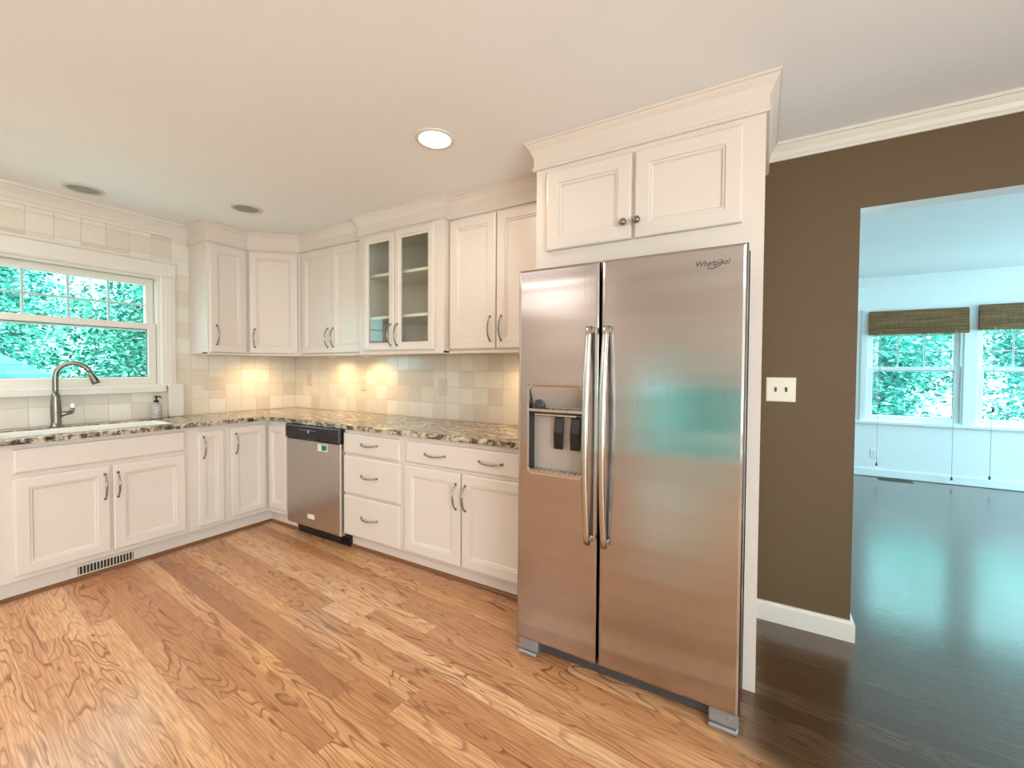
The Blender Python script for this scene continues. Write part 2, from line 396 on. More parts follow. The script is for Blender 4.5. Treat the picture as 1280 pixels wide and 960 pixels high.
def sash(m, a, b, z0, z1, y0, y1, st, bot, top):
    """sash frame in local x/z, y0 the room side"""
    m.rects([(a, b, z0, z1, y1), (a, b, z0, z1, y0), (a+st, b-st, z0+bot, z1-top, y0), (a+st+.006, b-st-.006, z0+bot+.006, z1-top-.006, y0+.008), (a+st+.006, b-st-.006, z0+bot+.006, z1-top-.006, y1)], closed=True)
def window(name, x0, x1, z0, z1, zr, cols, rows, wallt, mat, loc=(0, 0, 0), rz=0, casing=.09, parent_label=None):
    """double-hung window, local x across, y into the wall (0 = wall face), grid in the upper sash only"""
    root = bpy.data.objects.new(name, None); COL.objects.link(root); root.location = loc; root.rotation_euler = (0, 0, rz); root['kind'] = 'structure'
    m = MB(); t = .018
    m.rects([(x0-.0, x1+.0, z0, z1, wallt), (x0, x1, z0, z1, .0), (x0+t, x1-t, z0+t, z1-t, .0), (x0+t, x1-t, z0+t, z1-t, wallt)], closed=True)
    obj('window_frame', m, mat, root)
    xi0, xi1 = x0+t+.004, x1-t-.004
    m = MB(); sash(m, xi0, xi1, zr-.03, z1-t-.003, .062, .095, .045, .04, .045); up = obj('upper_sash', m, mat, root)
    m = MB(); gx0, gx1, gz0, gz1 = xi0+.05, xi1-.05, zr+.012, z1-t-.05
    for i in range(1, cols): xx = gx0+(gx1-gx0)*i/cols; m.box(xx-.007, xx+.007, .070, .088, gz0, gz1, .003)
    for i in range(1, rows): zz = gz0+(gz1-gz0)*i/rows; m.box(gx0, gx1, .071, .087, zz-.007, zz+.007, .003)
    obj('grille', m, 'muntin', up)
    m = MB(); m.box(gx0, gx1, .078, .081, gz0, gz1); obj('pane', m, 'glass', up)
    m = MB(); sash(m, xi0, xi1, z0+t, zr+.03, .022, .056, .045, .05, .04); lo = obj('lower_sash', m, mat, root)
    m = MB(); m.box(xi0+.05, xi1-.05, .038, .041, z0+t+.055, zr-.015); pl_ = obj('pane', m, 'glass', lo)
    m = MB(); a, b, c, d = xi0+.049, xi1-.049, z0+t+.054, zr-.014; g_ = .006
    m.rects([(a, b, c, d, .044), (a, b, c, d, .035), (a+g_, b-g_, c+g_, d-g_, .035), (a+g_, b-g_, c+g_, d-g_, .044)], closed=True); obj('gasket', m, 'dgrey', lo)
    return root
# kitchen window over the sink: local x runs along +y
win = window('window_1', WY0, WY1, WZ0, WZ1, 1.628, 4, 2, .15, 'trim', (0, 0, 0), PI/2)
m = MB()
cas = [(0, 0), (.008, .0), (.016, -.0)]
m.rects([(WY0-.105, WY1+.105, WZ1-.0, WZ1+.115, 0), (WY0-.105, WY1+.105, WZ1, WZ1+.115, -.022), (WY0-.097, WY1+.097, WZ1+.012, WZ1+.104, -.028)])
m.box(WY0-.115, WY1+.115, -.034, 0, WZ1+.112, WZ1+.130, .004)
for a, b in ((WY0-.100, WY0+.004), (WY1-.004, WY1+.100)):
    m.rects([(a, b, 1.165, WZ1, 0), (a, b, 1.165, WZ1, -.02), (a+.010, b-.010, 1.165, WZ1, -.026)])
    m.box((a+b)/2-.024, (a+b)/2+.024, -.030, 0, 1.165, WZ1, .003)
obj('casing', m, 'trim', win)
m = MB(); m.box(WY0-.02, WY1+.02, -.045, .02, 1.118, 1.168, .006, 2); obj('sill', m, 'trim', win)
m = MB()
for a, b in ((WY0-.142, WY0-.04), (WY1+.04-.002, WY1+.142)): m.box(a, b, -.04, 0, .916, 1.185, .006, 2)
obj('plinth_block', m, 'trim', win)
for i, (a, b) in enumerate(FW):
    w = window('window_%d' % (i+2), a, b, .70, 2.03, 1.345, 3, 3, .15, 'pale', (0, YF, 0))
    m = MB(); m.rects([(a-.05, b+.05, .66, 2.08, 0), (a-.05, b+.05, .66, 2.08, -.018), (a, b, .70, 2.03, -.018), (a, b, .70, 2.03, 0)], closed=True); obj('casing', m, 'pale', w)
m = MB(); m.box(5.14, 7.3, YF-.05, YF, .665, .703, .006, 2); struct('trim_far_sill', m, 'pale')
w = window('window_4', -4.15, -2.55, .10, 1.36, .85, 4, 2, .15, 'trim', (0, YR, 0), PI)  # unseen rear window, added and sized for the bright reflection on the fridge

# ------------------------------------------------------------------ cabinet kit
def panel_door_mb(x0, x1, z0, z1, y, t=.02, st=.058, glazed=False, recess=.014):
    m = MB(); yf = y-t
    R = [(x0, x1, z0, z1, y), (x0, x1, z0, z1, yf+.006), (x0+.003, x1-.003, z0+.003, z1-.003, yf+.002), (x0+.009, x1-.009, z0+.009, z1-.009, yf)]
    s = st
    R += [(x0+s, x1-s, z0+s, z1-s, yf), (x0+s+.004, x1-s-.004, z0+s+.004, z1-s-.004, yf+.006), (x0+s+.011, x1-s-.011, z0+s+.011, z1-s-.011, yf+.006)]
    s += .018
    if glazed:
        R += [(x0+s, x1-s, z0+s, z1-s, yf+.009), (x0+s, x1-s, z0+s, z1-s, y)]
        m.rects(R, closed=True)
    else:
        R += [(x0+s, x1-s, z0+s, z1-s, yf+recess)]
        m.rects(R)
    return m
def slab_mb(x0, x1, z0, z1, y, t=.02):
    m = MB(); yf = y-t
    m.rects([(x0, x1, z0, z1, y), (x0, x1, z0, z1, yf+.009), (x0+.004, x1-.004, z0+.004, z1-.004, yf+.003), (x0+.012, x1-.012, z0+.012, z1-.012, yf)])
    return m
def pull(parent, x, z, y, length=.155, vertical=True, up=1):
    """bow pull centred at (x, z) on a front whose face is y"""
    m = MB(); n = 12; pts = []; rs = []
    for i in range(n+1):
        u = i/n*2-1; out = .030*(1-u*u)**.75 if abs(u) < 1 else 0
        s = u*length/2
        pts.append((x, y-.004-out, z+s) if vertical else (x+s, y-.004-out, z-.006*(1-u*u)))
        rs.append(.0042+.0018*(1-abs(u)))
    m.tube(pts, rs, 8)
    for sgn in (-1, 1):
        c = (x, y, z+sgn*length/2) if vertical else (x+sgn*length/2, y, z)
        m.lathe([(.008, 0), (.008, -.004), (.0055, -.007)], c, 12, 'y')
    return obj('handle', m, 'chrome', parent)
def knob(parent, x, z, y):
    m = MB(); m.lathe([(.009, 0), (.009, -.003), (.005, -.006), (.005, -.012), (.013, -.017), (.016, -.021), (.0165, -.026), (.0125, -.030), (.0125, -.0315), (.006, -.034)], (x, y, z), 20, 'y')
    for k in range(12):
        a = 2*PI*k/12; m.box(x+.0155*math.cos(a)-.0015, x+.0155*math.cos(a)+.0015, y-.027, y-.019, z+.0155*math.sin(a)-.0015, z+.0155*math.sin(a)+.0015)
    return obj('knob', m, 'chrome', parent)
def cab_crown(path, zb, f=1.0, fb=.09):
    """frieze board with a bead at its foot and the crown above, along a 2D path"""
    m = MB()
    m.sweep(path, [(-.006, zb), (.012, zb), (.016, zb+.006), (.016, zb+.012), (.010, zb+.018), (.010, ZC-.075), (.014, ZC-.068), (.018, ZC-.060), (.026, ZC-.040), (.040, ZC-.022), (.044, ZC-.014), (.050, ZC-.012), (.050, ZC-.001), (-.006, ZC-.001)])
    return m
ZU0, ZU1 = 1.426, 2.325

def base_body(t, w, d, z0=.116, ztop=.883, tr=.07):
    m = MB()
    m.box(0, w, 0, d, z0, ztop, .002)
    obj('body', m, 'cab', t)
    m = MB(); m.box(0, w, tr, tr+.02, 0, z0); obj('toe_kick', m, 'cab', t)
    m = MB(); m.rects([(0, w, 0, .020, tr), (0, w, 0, .015, tr-.009), (0, w, .0, .008, tr-.013)]); obj('shoe_molding', m, 'oaktrim', t)['label'] = 'brown stained shoe molding'

XL = .575; YB = -.612      # face-frame planes of the left and the back run
def left(y0): return (XL, y0, 0)
# --- sink base
t = thing('sink_base_cabinet', 'wide white two-door base cabinet under the sink with a toe-kick vent', 'cabinet', left(-2.085), PI/2)
w = .895
m = MB(); m.box(0, w, 0, .02, .116, .883, .002); m.box(0, .018, .02, XL-.005, .116, .883); m.box(w-.018, w, .02, XL-.005, .116, .883); m.box(.018, w-.018, .02, XL-.005, .116, .134); m.box(.018, w-.018, XL-.015, XL-.005, .134, .883); obj('body', m, 'cab', t)
m = MB(); m.box(0, w, .058, .078, 0, .116); obj('toe_kick', m, 'cab', t)
m = MB(); m.rects([(0, w, 0, .020, .058), (0, w, 0, .015, .049), (0, w, .0, .008, .045)]); obj('shoe_molding', m, 'oaktrim', t)['label'] = 'brown stained shoe molding'
o = lambda y: y+2.085
obj('false_front', slab_mb(o(-2.026), o(-1.213), .720, .857, 0), 'cab', t)
for a, b, hx in ((-2.026, -1.621, -1.648), (-1.608, -1.211, -1.585)):
    d = obj('door', panel_door_mb(o(a), o(b), .146, .692, 0), 'cab', t); pull(d, o(hx), .565, -.02)
# --- outside-left neighbour, its stile just shows at the frame edge
t = thing('base_cabinet', 'white base cabinet left of the sink cabinet, only its edge in view', 'cabinet', left(-2.70), PI/2)
base_body(t, .615, XL-.005, tr=.058)
d = obj('door', panel_door_mb(.03, .575, .146, .692, 0), 'cab', t); pull(d, .07, .565, -.02)
d = obj('drawer', slab_mb(.03, .575, .720, .857, 0), 'cab', t); pull(d, .30, .79, -.02, .16, False)
# --- narrow base
t = thing('narrow_base_cabinet', 'narrow white base cabinet with one slim tall door, right of the sink cabinet', 'cabinet', left(-1.19), PI/2)
base_body(t, .253, XL-.005, tr=.058)
d = obj('door', panel_door_mb(1.19-1.134, 1.19-.957, .142, .842, 0, st=.045), 'cab', t); pull(d, 1.19-1.098, .725, -.02)
# --- corner base: L-shaped, one door on each run
t = thing('corner_base_cabinet', 'white inside-corner base cabinet with one door on each run, left of the dishwasher', 'cabinet', (0, 0, 0))
m = MB(); m.box(.006, XL, -.937, -.004, .116, .883, .002); m.box(XL+.0005, .888, YB, -.004, .116, .883, .002); obj('body', m, 'cab', t)
m = MB(); m.box(.49, .517, -.937, -.30, 0, .116); m.box(.517, .888, -.554, -.534, 0, .116)
obj('toe_kick', m, 'cab', t)
m = MB(); m.sweep([(.517, -.937), (.517, -.554), (.888, -.554)], [(0, 0), (.013, 0), (.013, .008), (.009, .015), (0, .020)]); obj('shoe_molding', m, 'oaktrim', t)['label'] = 'brown stained shoe molding'
d = obj('door', panel_door_mb(-.910, -.640, .150, .850, 0, st=.05), 'cab', t); d.location = (XL+.0005, 0, 0); d.rotation_euler = (0, 0, PI/2); pull(d, -.874, .722, -.02)
d = obj('door', panel_door_mb(.606, .856, .158, .845, 0, st=.05), 'cab', t); d.location = (0, YB, 0)
# --- drawer base
t = thing('drawer_base_cabinet', 'white base cabinet of three stacked drawers right of the dishwasher', 'cabinet', (1.545, YB, 0))
base_body(t, .585, .6, tr=.066)
for z0, z1 in ((.708, .853), (.424, .694), (.125, .411)):
    d = obj('drawer', slab_mb(.006, .558, z0, z1, 0), 'cab', t); pull(d, .275, (z0+z1)/2 + .008, -.02, .155, False)
# --- double base
t = thing('double_base_cabinet', 'white base cabinet with one wide drawer over two doors beside the refrigerator', 'cabinet', (2.13, YB, 0))
base_body(t, .978, .6, tr=.066)
d = obj('drawer', slab_mb(.026, .95, .713, .853, 0), 'cab', t); pull(d, .275, .783, -.02, .16, False); pull(d, .685, .783, -.02, .16, False)
for a, b, hx in ((.014, .467, .438), (.479, .95, .508)):
    d = obj('door', panel_door_mb(a, b, .132, .692, 0), 'cab', t); pull(d, hx, .552, -.02, .15)

# --- uppers
def upper_body(t, w, d, hollow=False, z0=ZU0, z1=ZU1):
    m = MB()
    if not hollow:
        m.box(0, w, 0, d, z0, ZC-.002, .0015)
    else:
        m.box(0, .03, .001, d, z0, ZC-.002); m.box(w-.03, w, .001, d, z0, ZC-.002)
        m.box(.03, w-.03, .001, d, z0, z0+.035); m.box(.03, w-.03, .001, d, z1, ZC-.002); m.box(.03, w-.03, d-.01, d, z0+.035, z1)
        m.rects([(0, w, z0, ZC-.002, .001), (0, w, z0, ZC-.002, 0), (.075, w-.095, z0+.045, z1-.045, 0), (.075, w-.095, z0+.045, z1-.045, .02), (.03, w-.03, z0+.035, z1, .02)], cap0=False, cap1=False)
    m.rects([(0, w, z0-.006, z0+.012, d*.3), (0, w, z0-.006, z0+.012, -.004), (.002, w-.002, z0-.002, z0+.010, -.007)])
    return obj('body', m, 'cab', t)
t = thing('wall_cabinet', 'narrow white one-door wall cabinet beside the window, facing right', 'cabinet', (.302, -.935, 0), PI/2)
upper_body(t, .313, .296)
d = obj('door', panel_door_mb(.012, .298, 1.440, 2.312, 0, st=.055), 'cab', t); pull(d, .058, 1.580, -.02)
obj('crown_molding', cab_crown([(0, .30), (0, 0), (.313, 0)], ZU1), 'cab', t)
ang = math.atan2(.281, .318); wd = math.hypot(.318, .281)
t = thing('diagonal_wall_cabinet', 'white diagonal corner wall cabinet with one door', 'cabinet', (.302, -.622, 0), ang)
m = MB(); ca, sa = math.cos(ang), math.sin(ang)
def toloc(x, y): dx, dy = x-.302, y+.622; return (dx*ca+dy*sa, -dx*sa+dy*ca)
pts = [toloc(x, y) for x, y in ((.302, -.622), (.62, -.341), (.62, -.006), (.006, -.006), (.006, -.622))]
m.loops([[(x, y, z) for x, y in pts] for z in (ZU0, ZC-.002)])
m.rects([(0.004, wd-.004, ZU0-.006, ZU0+.012, .05), (0.004, wd-.004, ZU0-.006, ZU0+.012, -.004), (.006, wd-.006, ZU0-.002, ZU0+.010, -.007)])
obj('body', m, 'cab', t)
d = obj('door', panel_door_mb(.018, wd-.022, 1.440, 2.312, 0, st=.055), 'cab', t); pull(d, .062, 1.570, -.02)
obj('crown_molding', cab_crown([(0, 0), (wd, 0)], ZU1), 'cab', t)
t = thing('double_wall_cabinet', 'white two-door wall cabinet between the corner cabinet and the glass-door cabinet', 'cabinet', (.6215, -.341, 0))
upper_body(t, .832, .335)
for a, b, hx in ((.036, .428, .395), (.434, .812, .467)):
    d = obj('door', panel_door_mb(a, b, 1.440, 2.312, 0), 'cab', t); pull(d, hx, 1.568, -.02)
obj('crown_molding', cab_crown([(0, 0), (.832, 0)], ZU1), 'cab', t)
t = thing('glass_door_cabinet', 'white wall cabinet with two glass doors and shelves inside', 'cabinet', (1.4545, -.40, 0))
wg = .829; upper_body(t, wg, .394, True)
for a, b, hx in ((.055, .381, .352), (.387, .755, .418)):
    d = obj('door', panel_door_mb(a, b, 1.448, 2.306, 0, st=.040, glazed=True), 'cab', t); pull(d, hx, 1.560, -.02)
    m = MB(); m.box(a+.052, b-.052, -.008, -.005, 1.500, 2.254); obj('glass_pane', m, 'cglass', d)
for z in (1.70, 2.02):
    m = MB(); m.box(.031, wg-.031, .03, .383, z-.012, z+.010, .002); obj('shelf', m, 'cabin', t)
obj('crown_molding', cab_crown([(0, .394), (0, 0), (wg, 0), (wg, .394)], ZU1), 'cab', t)
t = thing('double_wall_cabinet', 'white two-door wall cabinet between the glass-door cabinet and the refrigerator', 'cabinet', (2.2845, -.341, 0))
upper_body(t, .826, .335)
for a, b, hx in ((.012, .382, .345), (.390, .770, .428)):
    d = obj('door', panel_door_mb(a, b, 1.448, 2.312, 0), 'cab', t); pull(d, hx, 1.575, -.02)
obj('crown_molding', cab_crown([(0, 0), (.826, 0)], ZU1), 'cab', t)
# --- refrigerator surround
YC = -.667
t = thing('refrigerator_surround_cabinet', 'white two-door cabinet above the refrigerator with full-height side panels', 'cabinet', (3.112, YC, 0))
wf = 1.018
m = MB(); m.box(.0015, wf, 0, .629, 1.800, ZC-.002); obj('body', m, 'cab', t)
for a, b in ((.0015, .030), (wf-.046, wf)):
    m = MB(); m.box(a, b, 0, .629, .0, 1.7998); obj('side_panel', m, 'cab', t)
for a, b, hx in ((.066, .494, .463), (.509, .940, .524)):
    d = obj('door', panel_door_mb(a, b, 1.915, 2.306, 0, st=.062), 'cab', t); knob(d, hx, 1.988, -.02)
obj('crown_molding', cab_crown([(0, .62), (0, 0), (wf, 0), (wf, .629)], 2.335), 'cab', t)

# ------------------------------------------------------------------ countertop with sink cut-out
SX0, SX1, SY0, SY1 = .135, .495, -2.045, -1.225
def countertop():
    xs = [.001, SX0, SX1, .612, 3.1115]; ys = [-2.70, SY0, SY1, -.645, -.001]
    b = bmesh.new(); V = {}
    def v(i, j):
        if (i, j) not in V: V[(i, j)] = b.verts.new((xs[i], ys[j], .915))
        return V[(i, j)]
    fs = []
    for i in range(4):
        for j in range(4):
            if i == 3 and j < 3: continue
            if i == 1 and j == 1: continue
            fs.append(b.faces.new((v(i, j), v(i+1, j), v(i+1, j+1), v(i, j+1))))
    ret = bmesh.ops.extrude_face_region(b, geom=fs, use_keep_orig=True)
    for e in ret['geom']:
        if isinstance(e, bmesh.types.BMVert): e.co.z = .884
    bmesh.ops.recalc_face_normals(b, faces=b.faces)
    ed = [e for e in b.edges if len(e.link_faces) == 2 and abs(e.link_faces[0].normal.dot(e.link_faces[1].normal)) < .2 and e.verts[0].co.z > .9 and e.verts[1].co.z > .9 and max(e.verts[0].co.x, e.verts[1].co.x) > .01]
    bmesh.ops.bevel(b, geom=ed, offset=.007, segments=3, affect='EDGES', profile=.5)
    m = MB(); m.merge(b); return m
tag(obj('countertop', countertop(), 'granite'), 'brown and cream speckled granite countertop running round the corner over the base cabinets', 'countertop')
# sink
t = thing('kitchen_sink', 'white undermount kitchen sink set in the granite below the window', 'sink', ((SX0+SX1)/2, (SY0+SY1)/2, .69))
hx, hy = (SX1-SX0)/2, (SY1-SY0)/2
m = MB()
def rr(a, b, z): return [(-a, -b, z), (a, -b, z), (a, b, z), (-a, b, z)]
m.loops([rr(hx-.0015, hy-.0015, .0), rr(hx-.0015, hy-.0015, .2195), rr(hx-.010, hy-.010, .2195), rr(hx-.013, hy-.013, .20), rr(hx-.02, hy-.02, .03), rr(hx-.05, hy-.05, .012)])
obj('basin', m, 'porc', t)
m = MB(); m.lathe([(.045, .012), (.045, .015), (.036, .0155), (.03, .0135)], (0, .0, 0), 24); obj('drain', m, 'steel_plain', t)

# faucet
t = thing('kitchen_faucet', 'satin nickel pull-down gooseneck faucet behind the sink', 'faucet', (.095, -1.745, .9152))
dv = Vector((.42, .91, 0)).normalized()
m = MB(); m.lathe([(.034, 0), (.034, .006), (.028, .012), (.025, .04), (.027, .09), (.027, .13), (.022, .20), (.0175, .235)]); obj('body', m, 'nickel', t)
m = MB(); pts = [(0, 0, .215+.02*i) for i in range(6)]
Rr = .085; zc0 = .335
for i in range(0, 15):
    a = PI - i/14*PI*.90
    p = dv*(Rr+Rr*math.cos(a)); pts.append((p.x, p.y, zc0+Rr*math.sin(a)*1.05))
m.tube(pts, .0155, 12); obj('spout', m, 'nickel', t)
e = Vector(pts[-1]); d_ = (e-Vector(pts[-2])).normalized()
m = MB(); m.tube([e-d_*.005, e+d_*.02, e+d_*.06, e+d_*.085], [.0165, .0175, .022, .0235], 14)
sh = obj('spray_head', m, 'nickel', t)
m = MB(); m.tube([e+d_*.025+Vector((.013, .006, .002)), e+d_*.06+Vector((.017, .008, .002))], [.007, .009], 8); obj('spray_button', m, 'black', sh)
m = MB(); m.tube([(0, .012, .075), (.012, .035, .085), (.022, .075, .095)], [.017, .015, .012], 12)
m.tube([(.022, .068, .092), (.024, .074, .12)], [.012, .0105], 12); lv = obj('lever', m, 'nickel', t)
m = MB(); m.lathe([(.004, 0), (.012, .006), (.015, .016), (.012, .028), (.003, .034)], (.024, .075, .118), 14); obj('lever_knob', m, 'porc', lv)['label'] = 'pale rounded lever tip'

# soap bottle
t = thing('soap_bottle', 'clear patterned soap bottle with a black pump at the right end of the sink', 'bottle', (.088, -1.198, .9152))
m = MB(); m.lathe([(.030, 0), (.035, .004), (.036, .02), (.036, .095), (.032, .108), (.018, .117), (.014, .122), (.014, .130)]); obj('bottle_body', m, 'soap', t)
m = MB(); m.lathe([(.016, .128), (.016, .142), (.008, .145), (.006, .148), (.005, .165), (.011, .167), (.012, .175), (.006, .178)])
m.tube([(0, 0, .172), (.02, .012, .172), (.034, .02, .167)], [.006, .005, .004], 8); obj('pump', m, 'black', t)

# ------------------------------------------------------------------ dishwasher
DX0, DX1, DYF = .897, 1.542, -.652
t = thing('dishwasher', 'stainless steel dishwasher with a black control strip', 'dishwasher', (DX0, DYF, 0))
wd_ = DX1-DX0
m = MB(); m.box(.004, wd_-.004, .045, .62, .10, .880); obj('tub', m, 'dgrey', t)
m = MB(); m.rects([(.002, wd_-.002, .100, .770, .044), (.002, wd_-.002, .100, .770, .012), (.006, wd_-.006, .104, .768, .004), (.016, wd_-.016, .112, .764, 0)]); dr = obj('door', m, 'dwsteel', t)
m = MB(); m.rects([(.0, wd_, .772, .880, .044), (.0, wd_, .772, .880, .004), (.008, wd_-.008, .778, .876, -.010), (.03, wd_-.03, .80, .870, -.013)]); cp = obj('control_panel', m, 'black', t)
m = MB(); m.rects([(.17, .42, .776, .800, -.0125), (.17, .42, .776, .800, -.017), (.18, .41, .781, .797, -.013)]); obj('grip_lip', m, 'black', cp)
m = MB()
for i in range(7): m.box(.20+i*.028, .212+i*.028, -.0140, -.0125, .842, .848)
m.lathe([(.014, -.0125), (.014, -.0142), (.010, -.0142)], (.30, 0, .835), 16, 'y'); obj('control_buttons', m, 'grey', cp)
m = MB(); m.box(.395, .505, -.0012, .0002, .700, .752); st_ = obj('sticker', m, 'stickw', dr); st_['label'] = 'pale paper sticker with a green panel'
m = MB(); m.box(.440, .496, -.0018, -.0012, .708, .746); obj('sticker_panel', m, 'stickg', st_)
m = MB(); m.box(.272, .350, -.004, .0004, .172, .206, .0015); obj('badge', m, 'plate', dr)['label'] = 'small pale metal badge'
m = MB(); m.box(.02, wd_-.0, .09, .12, .0, .10); m.box(.02, wd_, .085, .09, .0, .088)
for i in range(5): m.box(wd_-.09+i*.015, wd_-.083+i*.015, .08, .085, .012, .06)
obj('toe_panel', m, 'black', t)

# ------------------------------------------------------------------ refrigerator
FX0, FW_, FYF = 3.173, .912, -.957
t = thing('refrigerator', 'stainless steel side-by-side refrigerator with an ice and water dispenser', 'refrigerator', (FX0, FYF, 0))
m = MB(); m.box(.006, FW_-.010, .075, .86, .03, 1.735, .004); obj('body', m, 'dgrey', t)
xs_ = .384; g = .004
def door_rings(a, b, z0, z1):
    return [(a, b, z0, z1, .068), (a, b, z0, z1, .016), (a+.002, b-.002, z0+.002, z1-.002, .007), (a+.007, b-.007, z0+.007, z1-.007, .002), (a+.015, b-.015, z0+.013, z1-.013, 0)]
HX0, HX1, HZ0, HZ1 = .056, .316, .853, 1.247
m = MB(); m.rects(door_rings(0, xs_-g, .080, 1.762) + [(HX0, HX1, HZ0, HZ1, 0), (HX0, HX1, HZ0, HZ1, .058)]); fd = obj('freezer_door', m, 'steel', t)
m = MB(); m.rects(door_rings(xs_+g, FW_, .080, 1.762)); rd = obj('fridge_door', m, 'steel', t)
# dispenser
m = MB(); ch = .018
def oct_(a, b, c, d, y, k): return [(a+k, y, c), (b-k, y, c), (b, y, c+k), (b, y, d-k), (b-k, y, d), (a+k, y, d), (a, y, d-k), (a, y, c+k)]
m.loops([oct_(HX0-.004, HX1+.004, HZ0-.004, HZ1+.004, .0005, ch), oct_(HX0-.004, HX1+.004, HZ0-.004, HZ1+.004, -.004, ch), oct_(HX0+.004, HX1-.004, HZ0+.004, HZ1-.004, -.003, ch), oct_(HX0+.004, HX1-.004, HZ0+.004, HZ1-.004, .004, ch)], closed=True)
obj('dispenser_bezel', m, 'steel_plain', fd)
m = MB(); m.mi = 0
m.box(HX0+.001, HX1-.001, .050, .057, HZ0+.001, HZ1-.001)
obj('dispenser_back', m, 'silver', fd)
m = MB(); m.box(HX0+.001, HX0+.006, .004, .050, HZ0+.012, 1.128); m.box(HX1-.006, HX1-.001, .004, .050, HZ0+.012, 1.128); m.box(HX0+.006, HX1-.006, .004, .050, 1.120, 1.127); obj('dispenser_liner', m, 'black', fd)
m = MB()
m.loops([[(HX0+.003, y, z), (HX1-.003, y, z), (HX1-.003, y, z), (HX0+.003, y, z)] for y, z in ()] or [[(HX0+.003, .046, 1.150), (HX1-.003, .046, 1.150), (HX1-.003, .002, HZ1-.006), (HX0+.003, .002, HZ1-.006)], [(HX0+.003, .049, 1.150), (HX1-.003, .049, 1.150), (HX1-.003, .049, HZ1-.006), (HX0+.003, .049, HZ1-.006)]])
obj('dispenser_hood', m, 'silver', fd)
m = MB(); m.box(HX0+.004, HX1-.004, -.010, .050, 1.128, 1.142, .003, 2); m.box(HX0+.03, HX1-.03, -.004, .01, 1.110, 1.122, .003); cpn = obj('control_shelf', m, 'steel_plain', fd)
m = MB()
for i in range(5): m.box(HX0+.05+i*.032, HX0+.068+i*.032, -.006, .006, 1.142, 1.1445)
obj('control_buttons', m, 'black', fd)
m = MB(); m.lathe([(.026, .0), (.026, -.012), (.02, -.016)], (HX0+.038, .046, 1.158), 18, 'y'); obj('filter_cap', m, 'dgrey', fd)
for cx in (HX0+.135, HX0+.212):
    m = MB()
    a = [(cx-.020, .046, 1.108), (cx+.020, .046, 1.108), (cx+.020, .034, 1.108), (cx-.020, .034, 1.108)]
    b_ = [(cx-.021, .040, 1.04), (cx+.021, .040, 1.04), (cx+.021, .022, 1.04), (cx-.021, .022, 1.04)]
    c_ = [(cx-.020, .036, .965), (cx+.020, .036, .965), (cx+.020, .026, .965), (cx-.020, .026, .965)]
    m.loops([a, b_, c_]); pd = obj('dispenser_paddle', m, 'black', fd)
m = MB(); m.loops([oct_(HX0+.002, HX1-.002, HZ0+.002, HZ0+.014, .050, .001), oct_(HX0+.002, HX1-.002, HZ0+.002, HZ0+.014, -.008, .001)])
for i in range(10): m.box(HX0+.02+i*.024, HX0+.026+i*.024, 0, .045, HZ0+.014, HZ0+.0165)
obj('drip_tray', m, 'steel_plain', fd)
def fridge_handle(par, x):
    m = MB(); n = 24; rings = []
    for i in range(n+1):
        u = i/n*2-1; z = 1.042+u*.450; out = .022+.040*(1-u*u)
        hw, hd = .0135, .011
        rings.append([(x+hw*math.cos(2*PI*k/14), -out+hd*math.sin(2*PI*k/14), z) for k in range(14)])
    m.loops(rings, smooth=True)
    for z in (.605, 1.478): m.box(x-.011, x+.011, -.026, .002, z-.012, z+.012, .004)
    return obj('handle', m, 'steel_plain', par)
fridge_handle(fd, .346); fridge_handle(rd, .417)
# lettered emblem
def text_mesh(name, body, size, parent, loc, mat, shear=.25, depth=.0008):
    cu = bpy.data.curves.new(name, 'FONT'); cu.body = body; cu.size = size; cu.shear = shear; cu.extrude = depth; cu.resolution_u = 3; cu.align_x = 'CENTER'
    tmp = bpy.data.objects.new(name, cu); COL.objects.link(tmp)
    dg = bpy.context.evaluated_depsgraph_get(); me = bpy.data.meshes.new_from_object(tmp.evaluated_get(dg))
    COL.objects.unlink(tmp); bpy.data.objects.remove(tmp)
    me.materials.append(M[mat]); o = bpy.data.objects.new(name, me); COL.objects.link(o); o.parent = parent; o.location = loc; o.rotation_euler = (PI/2, 0, 0); return o
text_mesh('emblem', 'Whirlpool', .027, rd, (.797, -.0008, 1.692), 'ink')
m = MB(); pts = []
for i in range(25):
    a = math.radians(-250 + i*14); pts.append((.808+.024*math.cos(a)+.004*math.sin(a), -.0008, 1.696+.014*math.sin(a)+.006*math.cos(a)))
m.tube(pts, [.0004+.0010*math.sin(PI*i/24) for i in range(25)], 6); obj('emblem_swirl', m, 'ink', rd)
m = MB(); m.box(.075, FW_-.075, .050, .075, .022, .074, .003); m.box(.08, FW_-.08, .07, .08, .005, .024); obj('base_grille', m, 'dgrey', t)
for a, b in ((.004, .098), (FW_-.104, FW_-.006)):
    m = MB(); m.box(a, b, .020, .090, .020, .074, .005); m.box(a-.0, b, .008, .09, .004, .020, .004); m.box(a+.066, a+.084, .016, .022, .046, .060, .002); m.lathe([(.014, 0), (.014, .006)], ((a+b)/2, .05, 0), 12); obj('foot_cover', m, 'grey', t)
for cx in (.05, FW_-.05):
    m = MB(); m.box(cx-.04, cx+.04, .075, .16, 1.736, 1.756, .005); obj('hinge_cover', m, 'dgrey', t)

